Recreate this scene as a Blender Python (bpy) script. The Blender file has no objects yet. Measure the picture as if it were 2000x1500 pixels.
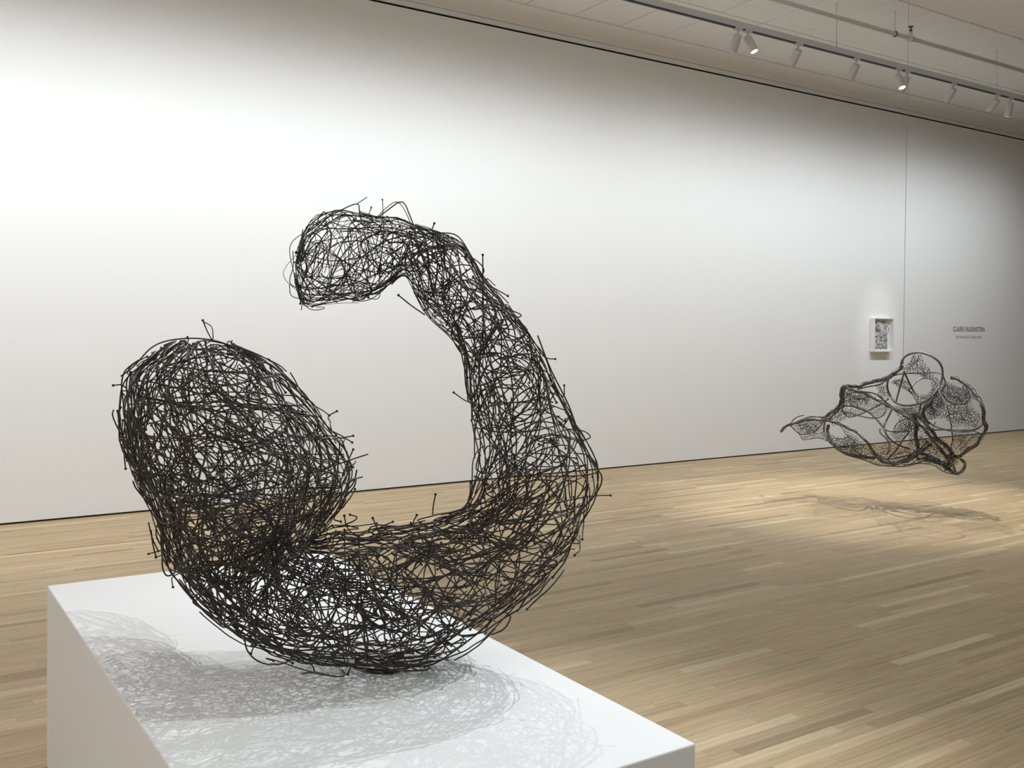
import bpy, bmesh, math, random
import numpy as np
from mathutils import Vector, Matrix
from mathutils.geometry import delaunay_2d_cdt

random.seed(11)
RNG = np.random.default_rng(7)
scene = bpy.context.scene
COL = scene.collection

# ------------------------------------------------------------------ camera
F = 1843.0           # focal length in pixels of the 2000x1500 frame
HORIZON = 669.0
EYE = 1.5
U = np.array([0.8391, -0.5441])      # camera right in the room's x, y
W = np.array([0.5441, 0.8391])       # camera forward
cam_data = bpy.data.cameras.new('camera')
cam = bpy.data.objects.new('camera', cam_data)
COL.objects.link(cam)
cam_data.sensor_width = 36.0
cam_data.lens = F / 2000.0 * 36.0
cam_data.shift_y = -(750.0 - HORIZON) / 2000.0
cam_data.clip_start = 0.05
cam.location = (0, 0, EYE)
cam.rotation_euler = (math.pi / 2, 0, -math.atan2(W[0], W[1]))
scene.camera = cam

# ------------------------------------------------------------------ world, exposure
world = bpy.data.worlds.new('world')
scene.world = world
world.use_nodes = True
world.node_tree.nodes['Background'].inputs[0].default_value = (0.9, 0.95, 1.0, 1)
world.node_tree.nodes['Background'].inputs[1].default_value = 0.0
scene.view_settings.view_transform = 'Standard'
scene.view_settings.look = 'None'
scene.view_settings.gamma = 1.0
scene.view_settings.use_curve_mapping = False
scene.view_settings.exposure = 0.0
scene.cycles.use_denoising = True
scene.cycles.use_adaptive_sampling = False
scene.cycles.max_bounces = 8
scene.cycles.diffuse_bounces = 5
scene.cycles.sample_clamp_indirect = 6.0


def spot(loc, target, power, angle, blend=0.6, color=(1, 0.97, 0.93), radius=0.04):
    d = bpy.data.lights.new('spot_beam', 'SPOT')
    d.energy = power
    d.spot_size = math.radians(angle)
    d.spot_blend = blend
    d.color = color
    d.shadow_soft_size = radius
    o = bpy.data.objects.new('spot_beam', d)
    COL.objects.link(o)
    o.location = loc
    v = Vector(target) - Vector(loc)
    o.rotation_euler = v.to_track_quat('-Z', 'Y').to_euler()
    return o


def area(loc, target, power, sx, sy, color=(1, 0.98, 0.95)):  # soft fill lights added to the room, no fixture behind them
    d = bpy.data.lights.new('added_fill', 'AREA')
    d.shape = 'RECTANGLE'
    d.size = sx
    d.size_y = sy
    d.energy = power
    d.color = color
    o = bpy.data.objects.new('added_fill', d)
    COL.objects.link(o)
    o.location = loc
    v = Vector(target) - Vector(loc)
    o.rotation_euler = v.to_track_quat('-Z', 'Y').to_euler()
    return o


YW = 8.78            # gallery wall
Y_TRACK, Z_TRACK = 6.61, 4.60
PLINTH_Z = 0.638

# wall washers along the track (the ones in view hang in the picture as fixtures)
NEUTRAL = (0.94, 0.975, 1.0)
COOL = (0.89, 0.945, 1.0)
WASH = [(-4.8, 1.0), (-3.7, 1.0), (-2.6, 1.0), (-1.5, 1.0), (-0.4, 1.0), (0.7, 1.0), (1.8, 1.0), (2.9, 0.97),
        (4.0, 0.95), (5.1, 0.9), (6.2, 0.82), (7.45, 0.70), (8.3, 0.62), (9.15, 0.64),
        (10.13, 0.74), (11.05, 0.76), (12.4, 0.84), (13.6, 0.82), (15.0, 0.55)]
for x, p in WASH:
    spot((x, Y_TRACK + 0.05, Z_TRACK - 0.22), (x, YW, 1.15), 102 * p, 140, 1.0, COOL)
# lamps on the big wire piece (tracks beyond the top of the picture)
spot((4.9, 3.5, 4.7), (1.2, 2.2, 0.7), 430, 56, 1.0, NEUTRAL, 0.010)
spot((4.2, 5.3, 4.7), (1.2, 2.2, 0.7), 300, 56, 1.0, NEUTRAL, 0.010)
spot((5.0, 0.9, 4.7), (1.1, 2.4, 0.7), 430, 52, 1.0, NEUTRAL, 0.010)
# lamps on the hanging piece
spot((7.9, 5.2, 4.85), (7.75, 5.5, 0.0), 520, 52, 0.6, (1, 0.985, 0.95), 0.012)
spot((9.52, 6.50, 4.33), (7.5, 5.3, 0.0), 260, 50, 0.8, (1, 0.985, 0.95), 0.012)
# added fill out of view: two panels facing up brighten the ceiling
area((6.0, 2.2, 4.1), (6.0, 2.2, 6), 66, 10, 0.5, (0.55, 0.78, 1.0))
area((3.0, -4.0, 4.1), (3.0, -4.0, 6), 130, 10, 0.5, (0.58, 0.80, 1.0))
area((6.5, 1.5, 5.05), (6.5, 2.0, 0), 42, 9, 2.5, (0.97, 0.98, 1.0))  # added fill facing down, lifts the floor
# soft fill added on the left to brighten the plinth's left face
area((-4.6, 0.6, 3.6), (0.6, 2.4, 0.5), 105, 3, 2.4, (1.0, 0.975, 0.94))


# ------------------------------------------------------------------ helpers
def px(x, y, depth):
    """room point seen at pixel (x, y) at a depth along the view axis"""
    r = (x - 1000.0) / F * depth
    p = U * r + W * depth
    return np.array([p[0], p[1], EYE + (HORIZON - y) / F * depth])


def px_dir(x, y):
    p = px(x, y, 1.0) - np.array([0, 0, EYE])
    return p / np.linalg.norm(p)


def px_z(x, y, z):
    """room point seen at pixel (x, y) on the level z"""
    return px(x, y, (EYE - z) * F / (y - HORIZON))


def px_y(x, Y, z):
    """room point in pixel column x on the line (Y, z)"""
    t = (x - 1000.0) / F
    return np.array([Y * (U[0] * t + W[0]) / (W[1] + U[1] * t), Y, z])


def link(name, verts, faces, mat, parent=None, smooth=False, attr=None):
    me = bpy.data.meshes.new(name)
    me.from_pydata([tuple(v) for v in verts], [], faces)
    if mat is not None:
        me.materials.append(mat)
    if smooth:
        me.shade_smooth()
    if attr is not None:
        a = me.attributes.new('tone', 'FLOAT', 'FACE')
        a.data.foreach_set('value', np.asarray(attr, dtype=np.float32))
    me.update()
    o = bpy.data.objects.new(name, me)
    COL.objects.link(o)
    if parent is not None:
        o.parent = parent
    return o


def link_np(name, V, Q, mat, parent=None, smooth=True):
    """fast mesh from numpy vertices and quads (a triangle repeats no index: pass tris as lists)"""
    me = bpy.data.meshes.new(name)
    me.from_pydata(V.tolist(), [], Q)
    me.materials.append(mat)
    if smooth:
        me.shade_smooth()
    o = bpy.data.objects.new(name, me)
    COL.objects.link(o)
    if parent is not None:
        o.parent = parent
    return o


def empty(name, loc, label=None, cat=None, group=None):
    o = bpy.data.objects.new(name, None)
    COL.objects.link(o)
    o.location = tuple(loc)
    o.empty_display_size = 0.1
    tag(o, label, cat, group)
    return o


def tag(o, label=None, cat=None, group=None, kind=None):
    if label:
        o['label'] = label
    if cat:
        o['category'] = cat
    if group:
        o['group'] = group
    if kind:
        o['kind'] = kind
    return o


def child(o, parent):
    """parent keeping the room coordinates (parents carry location only)"""
    o.parent = parent
    o.matrix_parent_inverse = Matrix.Translation(-Vector(parent.location))
    return o


def box(x0, x1, y0, y1, z0, z1):
    v = [(x0, y0, z0), (x1, y0, z0), (x1, y1, z0), (x0, y1, z0),
         (x0, y0, z1), (x1, y0, z1), (x1, y1, z1), (x0, y1, z1)]
    f = [(0, 3, 2, 1), (4, 5, 6, 7), (0, 1, 5, 4), (1, 2, 6, 5), (2, 3, 7, 6), (3, 0, 4, 7)]
    return v, f


def join(parts):
    V, Fc = [], []
    for v, f in parts:
        b = len(V)
        V += [tuple(p) for p in v]
        Fc += [tuple(i + b for i in q) for q in f]
    return V, Fc


def bevel_obj(o, w, seg=2):
    m = o.modifiers.new('bevel', 'BEVEL')
    m.width = w
    m.segments = seg
    m.limit_method = 'ANGLE'
    return o


def tube(P, R, sides=6, closed=False):
    """tube along points P with radius R (scalar or per point): verts, faces"""
    P = np.asarray(P, float)
    n = len(P)
    R = np.full(n, R) if np.isscalar(R) else np.asarray(R, float)
    T = np.gradient(P, axis=0)
    T /= np.maximum(np.linalg.norm(T, axis=1, keepdims=True), 1e-9)
    a = np.array([0, 0, 1.0]) if abs(T[0][2]) < 0.9 else np.array([1.0, 0, 0])
    nrm = np.cross(T[0], a)
    nrm /= np.linalg.norm(nrm)
    N = np.empty_like(P)
    for i in range(n):
        nrm = nrm - T[i] * np.dot(nrm, T[i])
        l = np.linalg.norm(nrm)
        if l < 1e-6:
            nrm = np.cross(T[i], np.array([0.3, 0.5, 0.8]))
            l = np.linalg.norm(nrm)
        nrm = nrm / l
        N[i] = nrm
    B = np.cross(T, N)
    ang = np.arange(sides) * 2 * math.pi / sides
    ring = (np.cos(ang)[None, :, None] * N[:, None, :] + np.sin(ang)[None, :, None] * B[:, None, :])
    V = (P[:, None, :] + ring * R[:, None, None]).reshape(-1, 3)
    Fc = []
    for i in range(n - 1):
        a0, b0 = i * sides, (i + 1) * sides
        for k in range(sides):
            k2 = (k + 1) % sides
            Fc.append((a0 + k, a0 + k2, b0 + k2, b0 + k))
    Fc.append(tuple(range(sides - 1, -1, -1)))
    Fc.append(tuple((n - 1) * sides + k for k in range(sides)))
    return V, Fc


def smooth_path(P, per=5):
    """Catmull-Rom through control points"""
    P = np.asarray(P, float)
    Q = np.vstack([2 * P[0] - P[1], P, 2 * P[-1] - P[-2]])
    out = []
    for i in range(1, len(Q) - 2):
        p0, p1, p2, p3 = Q[i - 1], Q[i], Q[i + 1], Q[i + 2]
        for t in np.linspace(0, 1, per, endpoint=False):
            out.append(0.5 * (2 * p1 + (p2 - p0) * t + (2 * p0 - 5 * p1 + 4 * p2 - p3) * t * t
                              + (3 * p1 - p0 - 3 * p2 + p3) * t ** 3))
    out.append(Q[-2])
    return np.array(out)


# ------------------------------------------------------------------ materials
def new_mat(name):
    m = bpy.data.materials.new(name)
    m.use_nodes = True
    nt = m.node_tree
    b = nt.nodes['Principled BSDF']
    return m, nt, b


def ramp(nt, stops):
    r = nt.nodes.new('ShaderNodeValToRGB')
    e = r.color_ramp.elements
    e[0].position, e[0].color = stops[0][0], (*stops[0][1], 1)
    e[1].position, e[1].color = stops[1][0], (*stops[1][1], 1)
    for p, c in stops[2:]:
        x = e.new(p)
        x.color = (*c, 1)
    return r


def noise(nt, scale, detail=4, vec=None, rough=0.55):
    n = nt.nodes.new('ShaderNodeTexNoise')
    n.inputs['Scale'].default_value = scale
    n.inputs['Detail'].default_value = detail
    n.inputs['Roughness'].default_value = rough
    if vec is not None:
        nt.links.new(vec, n.inputs['Vector'])
    return n


def mapped(nt, scale, coord='Object'):
    tc = nt.nodes.new('ShaderNodeTexCoord')
    mp = nt.nodes.new('ShaderNodeMapping')
    mp.inputs['Scale'].default_value = scale
    nt.links.new(tc.outputs[coord], mp.inputs['Vector'])
    return mp.outputs['Vector']


def paint_mat(name, color, rough=0.6, bump=0.02, scale=60, spec=0.3):
    m, nt, b = new_mat(name)
    v = mapped(nt, (1, 1, 1))
    n = noise(nt, scale, 5, v)
    big = noise(nt, 1.3, 3, v)
    c = tuple(color)
    r = ramp(nt, [(0.3, tuple(x * 0.985 for x in c)), (0.7, c)])
    nt.links.new(big.outputs['Fac'], r.inputs['Fac'])
    nt.links.new(r.outputs['Color'], b.inputs['Base Color'])
    b.inputs['Roughness'].default_value = rough
    b.inputs['Specular IOR Level'].default_value = spec
    bp = nt.nodes.new('ShaderNodeBump')
    bp.inputs['Strength'].default_value = bump
    bp.inputs['Distance'].default_value = 0.002
    nt.links.new(n.outputs['Fac'], bp.inputs['Height'])
    nt.links.new(bp.outputs['Normal'], b.inputs['Normal'])
    return m


M_WALL = paint_mat('white_wall_paint', (0.86, 0.86, 0.855), 0.85, spec=0.15)
M_CEIL = paint_mat('ceiling_white', (0.78, 0.78, 0.77), 0.9, spec=0.1)
M_PLINTH = paint_mat('plinth_white', (0.87, 0.87, 0.87), 0.85, 0.01, spec=0.12)
M_FIXTURE = paint_mat('fixture_white', (0.56, 0.56, 0.55), 0.45, 0.0)
M_TRACK = paint_mat('track_white', (0.62, 0.62, 0.61), 0.45, 0.0)
M_PIPE = paint_mat('pipe_white', (0.64, 0.64, 0.63), 0.5, 0.0)
M_BLACK = paint_mat('black_gap', (0.006, 0.006, 0.006), 0.9, 0.0, spec=0.0)
M_SLOT = paint_mat('slot_dark', (0.03, 0.03, 0.03), 0.6, 0.0)
M_GAP = paint_mat('floor_gap_brown', (0.055, 0.042, 0.022), 0.9, 0.0, spec=0.0)
M_FRAME = paint_mat('frame_white', (0.83, 0.83, 0.82), 0.4, 0.0)
M_VINYL = paint_mat('vinyl_dark', (0.055, 0.055, 0.058), 0.5, 0.0)
M_VINYL2 = paint_mat('vinyl_grey', (0.22, 0.22, 0.22), 0.5, 0.0)
M_SPRK = paint_mat('sprinkler_metal', (0.05, 0.05, 0.05), 0.4, 0.0)
M_CABLE = paint_mat('cable_steel', (0.30, 0.30, 0.30), 0.4, 0.0)


def panel_mat():
    m, nt, b = new_mat('ceiling_fibre_panel')
    v = mapped(nt, (1.5, 22, 1))
    n = noise(nt, 5, 6, v, 0.7)
    r = ramp(nt, [(0.28, (0.72, 0.72, 0.705)), (0.5, (0.80, 0.80, 0.785))])
    nt.links.new(n.outputs['Fac'], r.inputs['Fac'])
    nt.links.new(r.outputs['Color'], b.inputs['Base Color'])
    b.inputs['Roughness'].default_value = 0.95
    b.inputs['Specular IOR Level'].default_value = 0.1
    bp = nt.nodes.new('ShaderNodeBump')
    bp.inputs['Strength'].default_value = 0.35
    bp.inputs['Distance'].default_value = 0.006
    nt.links.new(n.outputs['Fac'], bp.inputs['Height'])
    nt.links.new(bp.outputs['Normal'], b.inputs['Normal'])
    return m


M_PANEL = panel_mat()


def oak_mat():
    m, nt, b = new_mat('oak_planks')
    at = nt.nodes.new('ShaderNodeAttribute')
    at.attribute_name = 'tone'
    tone = ramp(nt, [(0.0, (0.355, 0.258, 0.152)), (0.25, (0.462, 0.348, 0.207)), (0.6, (0.52, 0.398, 0.240)),
                     (0.85, (0.585, 0.458, 0.287)), (1.0, (0.66, 0.538, 0.355))])
    nt.links.new(at.outputs['Fac'], tone.inputs['Fac'])
    geo = nt.nodes.new('ShaderNodeNewGeometry')
    # each board shifts the grain by its tone
    mul = nt.nodes.new('ShaderNodeMath')
    mul.operation = 'MULTIPLY'
    mul.inputs[1].default_value = 217.0
    nt.links.new(at.outputs['Fac'], mul.inputs[0])
    comb = nt.nodes.new('ShaderNodeCombineXYZ')
    nt.links.new(mul.outputs[0], comb.inputs['Z'])
    nt.links.new(mul.outputs[0], comb.inputs['X'])
    add = nt.nodes.new('ShaderNodeVectorMath')
    add.operation = 'ADD'
    nt.links.new(geo.outputs['Position'], add.inputs[0])
    nt.links.new(comb.outputs[0], add.inputs[1])
    mp = nt.nodes.new('ShaderNodeMapping')
    mp.inputs['Scale'].default_value = (2.2, 34, 1)
    nt.links.new(add.outputs[0], mp.inputs['Vector'])
    wob = noise(nt, 1.6, 5, mp.outputs['Vector'], 0.6)
    fine = nt.nodes.new('ShaderNodeMapping')
    fine.inputs['Scale'].default_value = (9, 240, 1)
    nt.links.new(add.outputs[0], fine.inputs['Vector'])
    pores = noise(nt, 1.0, 4, fine.outputs['Vector'], 0.7)
    # cathedral figure: bands warped by noise
    wav = nt.nodes.new('ShaderNodeTexWave')
    wav.wave_type = 'BANDS'
    wav.bands_direction = 'Y'
    wav.inputs['Scale'].default_value = 0.32
    wav.inputs['Distortion'].default_value = 7.0
    wav.inputs['Detail'].default_value = 2.0
    wav.inputs['Detail Scale'].default_value = 0.5
    nt.links.new(mp.outputs['Vector'], wav.inputs['Vector'])
    g1 = ramp(nt, [(0.25, (0.80, 0.78, 0.75)), (0.7, (1.04, 1.04, 1.04))])
    nt.links.new(wob.outputs['Fac'], g1.inputs['Fac'])
    g2 = ramp(nt, [(0.3, (0.88, 0.87, 0.85)), (0.55, (1.02, 1.02, 1.02))])
    nt.links.new(pores.outputs['Fac'], g2.inputs['Fac'])
    g3 = ramp(nt, [(0.0, (0.93, 0.92, 0.90)), (0.6, (1.02, 1.02, 1.02))])
    nt.links.new(wav.outputs['Fac'], g3.inputs['Fac'])
    hue = nt.nodes.new('ShaderNodeMath')
    hue.operation = 'MULTIPLY'
    hue.inputs[1].default_value = 53.7
    nt.links.new(at.outputs['Fac'], hue.inputs[0])
    fr = nt.nodes.new('ShaderNodeMath')
    fr.operation = 'FRACT'
    nt.links.new(hue.outputs[0], fr.inputs[0])
    g4 = ramp(nt, [(0.0, (1.02, 0.965, 0.93)), (0.5, (1.0, 1.0, 1.0)), (1.0, (0.965, 0.985, 0.96))])
    nt.links.new(fr.outputs[0], g4.inputs['Fac'])
    c = tone.outputs['Color']
    for g in (g1, g2, g3, g4):
        mx = nt.nodes.new('ShaderNodeMix')
        mx.data_type = 'RGBA'
        mx.blend_type = 'MULTIPLY'
        mx.inputs['Factor'].default_value = 1.0
        nt.links.new(c, mx.inputs['A'])
        nt.links.new(g.outputs['Color'], mx.inputs['B'])
        c = mx.outputs['Result']
    nt.links.new(c, b.inputs['Base Color'])
    b.inputs['Roughness'].default_value = 0.5
    b.inputs['Specular IOR Level'].default_value = 0.35
    bp = nt.nodes.new('ShaderNodeBump')
    bp.inputs['Strength'].default_value = 0.12
    bp.inputs['Distance'].default_value = 0.001
    nt.links.new(pores.outputs['Fac'], bp.inputs['Height'])
    nt.links.new(bp.outputs['Normal'], b.inputs['Normal'])
    return m


M_OAK = oak_mat()


def iron_mat(name, dark, rust, metal=0.35, rough=0.5, scale=18, spec=0.4):
    m, nt, b = new_mat(name)
    v = mapped(nt, (1, 1, 1))
    n = noise(nt, scale, 5, v, 0.65)
    r = ramp(nt, [(0.42, dark), (0.68, rust)])
    nt.links.new(n.outputs['Fac'], r.inputs['Fac'])
    nt.links.new(r.outputs['Color'], b.inputs['Base Color'])
    b.inputs['Metallic'].default_value = metal
    b.inputs['Roughness'].default_value = rough
    b.inputs['Specular IOR Level'].default_value = spec
    f = noise(nt, scale * 30, 3, v)
    bp = nt.nodes.new('ShaderNodeBump')
    bp.inputs['Strength'].default_value = 0.25
    bp.inputs['Distance'].default_value = 0.0006
    nt.links.new(f.outputs['Fac'], bp.inputs['Height'])
    nt.links.new(bp.outputs['Normal'], b.inputs['Normal'])
    return m


M_IRON = iron_mat('dark_iron_wire', (0.030, 0.027, 0.022), (0.080, 0.058, 0.038), 0.3, 0.45)
M_TUBE = iron_mat('grey_copper_tube', (0.115, 0.112, 0.103), (0.23, 0.225, 0.21), 0.55, 0.42, 9)
M_NET = iron_mat('dark_net_wire', (0.060, 0.059, 0.056), (0.13, 0.127, 0.12), 0.4, 0.5, 12)


def foil_mat():
    m, nt, b = new_mat('grey_relief_metal')
    v = mapped(nt, (1, 1, 1))
    n = noise(nt, 11, 5, v, 0.62)
    r = ramp(nt, [(0.30, (0.13, 0.127, 0.123)), (0.44, (0.40, 0.395, 0.39)), (0.64, (0.74, 0.73, 0.72))])
    nt.links.new(n.outputs['Fac'], r.inputs['Fac'])
    nt.links.new(r.outputs['Color'], b.inputs['Base Color'])
    b.inputs['Metallic'].default_value = 0.3
    b.inputs['Roughness'].default_value = 0.45
    return m


M_FOIL = foil_mat()


def lamp_mat():
    m, nt, b = new_mat('lit_lens')
    b.inputs['Base Color'].default_value = (1, 1, 1, 1)
    b.inputs['Emission Color'].default_value = (1, 0.98, 0.94, 1)
    b.inputs['Emission Strength'].default_value = 6.0
    return m


M_LENS = lamp_mat()
M_LENS_DIM = paint_mat('dim_lens', (0.8, 0.8, 0.78), 0.3, 0.0)

# ------------------------------------------------------------------ room shell
X0, X1, Y0 = -7.0, 21.0, -8.0
Z_TOP = 4.955        # top edge of the white wall
Z_CEIL = 5.15


def structure(name, vf, mat):
    o = link(name, vf[0], vf[1], mat)
    o['kind'] = 'structure'
    return o


floor = structure('floor', box(X0, X1, Y0, YW + 0.3, -0.2, -0.012), M_OAK)
wall_back = structure('wall_back', box(X0, X1, YW, YW + 0.25, 0.016, Z_TOP), M_WALL)
structure('wall_left', box(X0 - 0.2, X0, Y0, YW + 0.25, -0.2, Z_CEIL + 0.2), M_WALL)
structure('wall_right', box(X1, X1 + 0.2, Y0, YW + 0.25, -0.2, Z_CEIL + 0.2), M_WALL)
structure('wall_front', box(X0, X1, Y0 - 0.2, Y0, -0.2, Z_CEIL + 0.2), M_WALL)
ceiling = structure('ceiling', box(X0, X1, Y0, YW + 0.3, Z_CEIL + 0.032, Z_CEIL + 0.2), M_CEIL)
structure('baseboard_back', box(X0, X1, YW + 0.012, YW + 0.2, -0.012, 0.018), M_GAP)
# black shadow gap above the wall, the flat strip over it, a groove and the cove
structure('trim_1', box(X0, X1, YW + 0.02, YW + 0.25, Z_TOP - 0.01, Z_TOP + 0.03), M_BLACK)
structure('trim_2', box(X0, X1, YW, YW + 0.25, Z_TOP + 0.024, Z_TOP + 0.078), M_CEIL)
structure('trim_3', box(X0, X1, YW + 0.012, YW + 0.25, Z_TOP + 0.076, Z_TOP + 0.088), M_CEIL)
cv, cf = [], []
prof = [(YW, Z_TOP + 0.084)]
for k in range(9):
    a = k / 8 * math.pi / 2
    prof.append((YW - 0.26 * (1 - math.cos(a)), Z_TOP + 0.095 + 0.085 * math.sin(a)))
prof += [(YW - 0.29, Z_CEIL - 0.012), (YW - 0.32, Z_CEIL - 0.012), (YW - 0.32, Z_CEIL + 0.03), (YW + 0.2, Z_CEIL + 0.03), (YW + 0.2, Z_TOP + 0.084)]
n = len(prof)
for x in (X0, X1):
    cv += [(x, y, z) for y, z in prof]
cf = [(i, (i + 1) % n, n + (i + 1) % n, n + i) for i in range(n)]
structure('trim_4', (cv, cf), M_CEIL)

# ceiling panels, 0.65 x 1.3, each its own board under the ceiling slab
pv, pf = [], []
w, l, h = 0.65, 1.30, 0.02
g = 0.006
me_panel = None
for iy in range(-3, 5):
    yb = 6.20 - l * 2 + l * (iy - -3) - 1.3
    for ix in range(0, 28):
        xb = 3.7 + 0.65 * ix + (0.025)
        y1 = min(yb + l, YW - 0.30)
        if y1 - yb < 0.1:
            continue
        cx, cy = xb + w / 2, (yb + y1) / 2
        d = W[0] * cx + W[1] * cy
        r = U[0] * cx + U[1] * cy
        sx = 1000 + F * r / d
        sy = HORIZON - F * (Z_CEIL - EYE) / d
        if d < 2 or sx < 900 or sx > 2250 or sy < -230:
            continue
        z = Z_CEIL + random.uniform(0, 0.003)
        c = 0.006
        v = [(xb + g, yb + g, z + c), (xb + w - g, yb + g, z + c), (xb + w - g, y1 - g, z + c), (xb + g, y1 - g, z + c),
             (xb + g + c, yb + g + c, z), (xb + w - g - c, yb + g + c, z), (xb + w - g - c, y1 - g - c, z), (xb + g + c, y1 - g - c, z),
             (xb + g, yb + g, z + 0.03), (xb + w - g, yb + g, z + 0.03), (xb + w - g, y1 - g, z + 0.03), (xb + g, y1 - g, z + 0.03)]
        f = [(7, 6, 5, 4), (0, 4, 5, 1), (1, 5, 6, 2), (2, 6, 7, 3), (3, 7, 4, 0),
             (8, 0, 1, 9), (9, 1, 2, 10), (10, 2, 3, 11), (11, 3, 0, 8)]
        link('ceiling_panel', v, f, M_PANEL, ceiling)

# oak strip floor: the boards in view, largest in the picture as parts, the rest joined
PW = 0.0572
boards = []
row = 0
y = YW - PW + 0.1
while y > 0.9:
    xl = -1.2 if y > 3.2 else 0.0
    xr = 1.84 * y + 1.4
    x = xl - random.uniform(0, 1.0)
    while x < xr:
        L = min(max(random.gauss(0.75, 0.38), 0.22), 1.9)
        t = random.random()
        tone = 0.5 + random.gauss(0, 0.15)
        if t < 0.07:
            tone = random.uniform(0.85, 1.0)
        elif t < 0.14:
            tone = random.uniform(0.0, 0.22)
        boards.append((x, x + L, y, y + PW, min(max(tone, 0), 1)))
        x += L
    y -= PW
    row += 1


def board_geo(b):
    x0, x1, y0, y1, tone = b
    gx, c = 0.0002, 0.0006
    z = random.uniform(-0.00025, 0.00025)
    x0, x1, y0, y1 = x0 + gx, x1 - gx, y0 + gx, y1 - gx
    v = [(x0, y0, z - 0.011), (x1, y0, z - 0.011), (x1, y1, z - 0.011), (x0, y1, z - 0.011),
         (x0, y0, z - c * 0.6), (x1, y0, z - c * 0.6), (x1, y1, z - c * 0.6), (x0, y1, z - c * 0.6),
         (x0 + c, y0 + c, z), (x1 - c, y0 + c, z), (x1 - c, y1 - c, z), (x0 + c, y1 - c, z)]
    f = [(8, 9, 10, 11)]
    for a, bb in ((0, 4), (4, 8)):
        for k in range(4):
            f.append((a + k, a + (k + 1) % 4, bb + (k + 1) % 4, bb + k))
    return v, f


def board_size(b):
    cx, cy = (b[0] + b[1]) / 2, b[2]
    d = W[0] * cx + W[1] * cy
    r = U[0] * cx + U[1] * cy
    if d < 0.5:
        return 0
    sx, sy = 1000 + F * r / d, HORIZON + F * EYE / d
    if not (-60 < sx < 2060 and sy < 1530):
        return 0
    if sy > 1160 and 95 < sx < 1330 and sy > 1083 + 0.5 * max(sx - 625, 0):   # behind the plinth
        return 0
    return (b[1] - b[0]) / d * PW / d ** 2


order = sorted(range(len(boards)), key=lambda i: -board_size(boards[i]))
for i in order[:290]:
    v, f = board_geo(boards[i])
    link('plank', v, f, M_OAK, floor, attr=[boards[i][4]] * len(f))
V, Fc, A = [], [], []
for i in order[290:]:
    v, f = board_geo(boards[i])
    b0 = len(V)
    V += v
    Fc += [tuple(k + b0 for k in q) for q in f]
    A += [boards[i][4]] * len(f)
o = link('plank_field', V, Fc, M_OAK, floor, attr=A)
o['kind'] = 'stuff'
a = floor.data.attributes.new('tone', 'FLOAT', 'FACE')
a.data.foreach_set('value', np.full(len(floor.data.polygons), 0.45, dtype=np.float32))

# ------------------------------------------------------------------ plinth
pA, pB, pC = px_z(91.2, 1144, PLINTH_Z), px_z(636, 1078, PLINTH_Z), px_z(1359, 1452, PLINTH_Z)
pD = px_z(483, 1724.6, PLINTH_Z)
pv = [(*p[:2], 0.0) for p in (pD, pC, pB, pA)] + [tuple(p) for p in (pD, pC, pB, pA)]
pf = [(3, 2, 1, 0), (4, 5, 6, 7)] + [(k, (k + 1) % 4, 4 + (k + 1) % 4, 4 + k) for k in range(4)]
plinth = link('plinth', pv, pf, M_PLINTH)
bevel_obj(plinth, 0.004, 2)
tag(plinth, 'long low white painted plinth under the large dark wire sculpture', 'plinth')

# ------------------------------------------------------------------ the large bent-wire sculpture
# outline pairs (outer px, inner px), distance from the eye, depth radius, wire density
SEC = [
    ((577, 497), (574, 545), 2.72, 0.05, 1.3),
    ((606, 430), (600, 594), 2.72, 0.10, 1.7),
    ((660, 408), (676, 592), 2.72, 0.12, 1.6),
    ((730, 420), (742, 565), 2.71, 0.11, 1.5),
    ((795, 432), (788, 542), 2.71, 0.09, 1.4),
    ((858, 455), (806, 566), 2.70, 0.09, 1.1),
    ((910, 492), (836, 614), 2.70, 0.10, 0.9),
    ((955, 550), (880, 655), 2.69, 0.10, 0.85),
    ((1012, 618), (902, 700), 2.69, 0.11, 0.75),
    ((1060, 690), (912, 770), 2.68, 0.12, 0.7),
    ((1098, 770), (922, 840), 2.67, 0.13, 0.68),
    ((1136, 850), (930, 900), 2.66, 0.14, 0.72),
    ((1160, 940), (905, 985), 2.65, 0.16, 0.8),
    ((1128, 1050), (850, 1008), 2.64, 0.18, 0.9),
    ((1070, 1130), (780, 1022), 2.62, 0.20, 0.85),
    ((985, 1215), (720, 1028), 2.61, 0.22, 0.9),
    ((840, 1298), (680, 1028), 2.60, 0.23, 0.8),
    ((650, 1311), (648, 1032), 2.597, 0.23, 0.8),
    ((500, 1275), (628, 1036), 2.60, 0.23, 0.95),
    ((400, 1195), (622, 1040), 2.61, 0.25, 1.2),
    ((330, 1100), (640, 1030), 2.65, 0.32, 1.4),
    ((285, 1000), (668, 985), 2.71, 0.42, 1.42),
    ((252, 900), (690, 912), 2.76, 0.48, 1.36),
    ((226, 805), (668, 848), 2.77, 0.46, 1.2),
    ((240, 735), (592, 768), 2.77, 0.38, 0.85),
    ((296, 690), (530, 708), 2.76, 0.25, 0.45),
    ((345, 664), (460, 672), 2.75, 0.12, 0.3),
]
EYE3 = np.array([0, 0, EYE])
Po = np.array([px_dir(*s[0]) * s[2] for s in SEC])
Pi = np.array([px_dir(*s[1]) * s[2] for s in SEC])
SC = (Po + Pi) / 2
SE1 = (Po - Pi) / 2
SE2 = np.array([c / np.linalg.norm(c) * s[3] for c, s in zip(SC, SEC)])
SDEN = np.array([s[4] for s in SEC])
NS = len(SEC)


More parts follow.
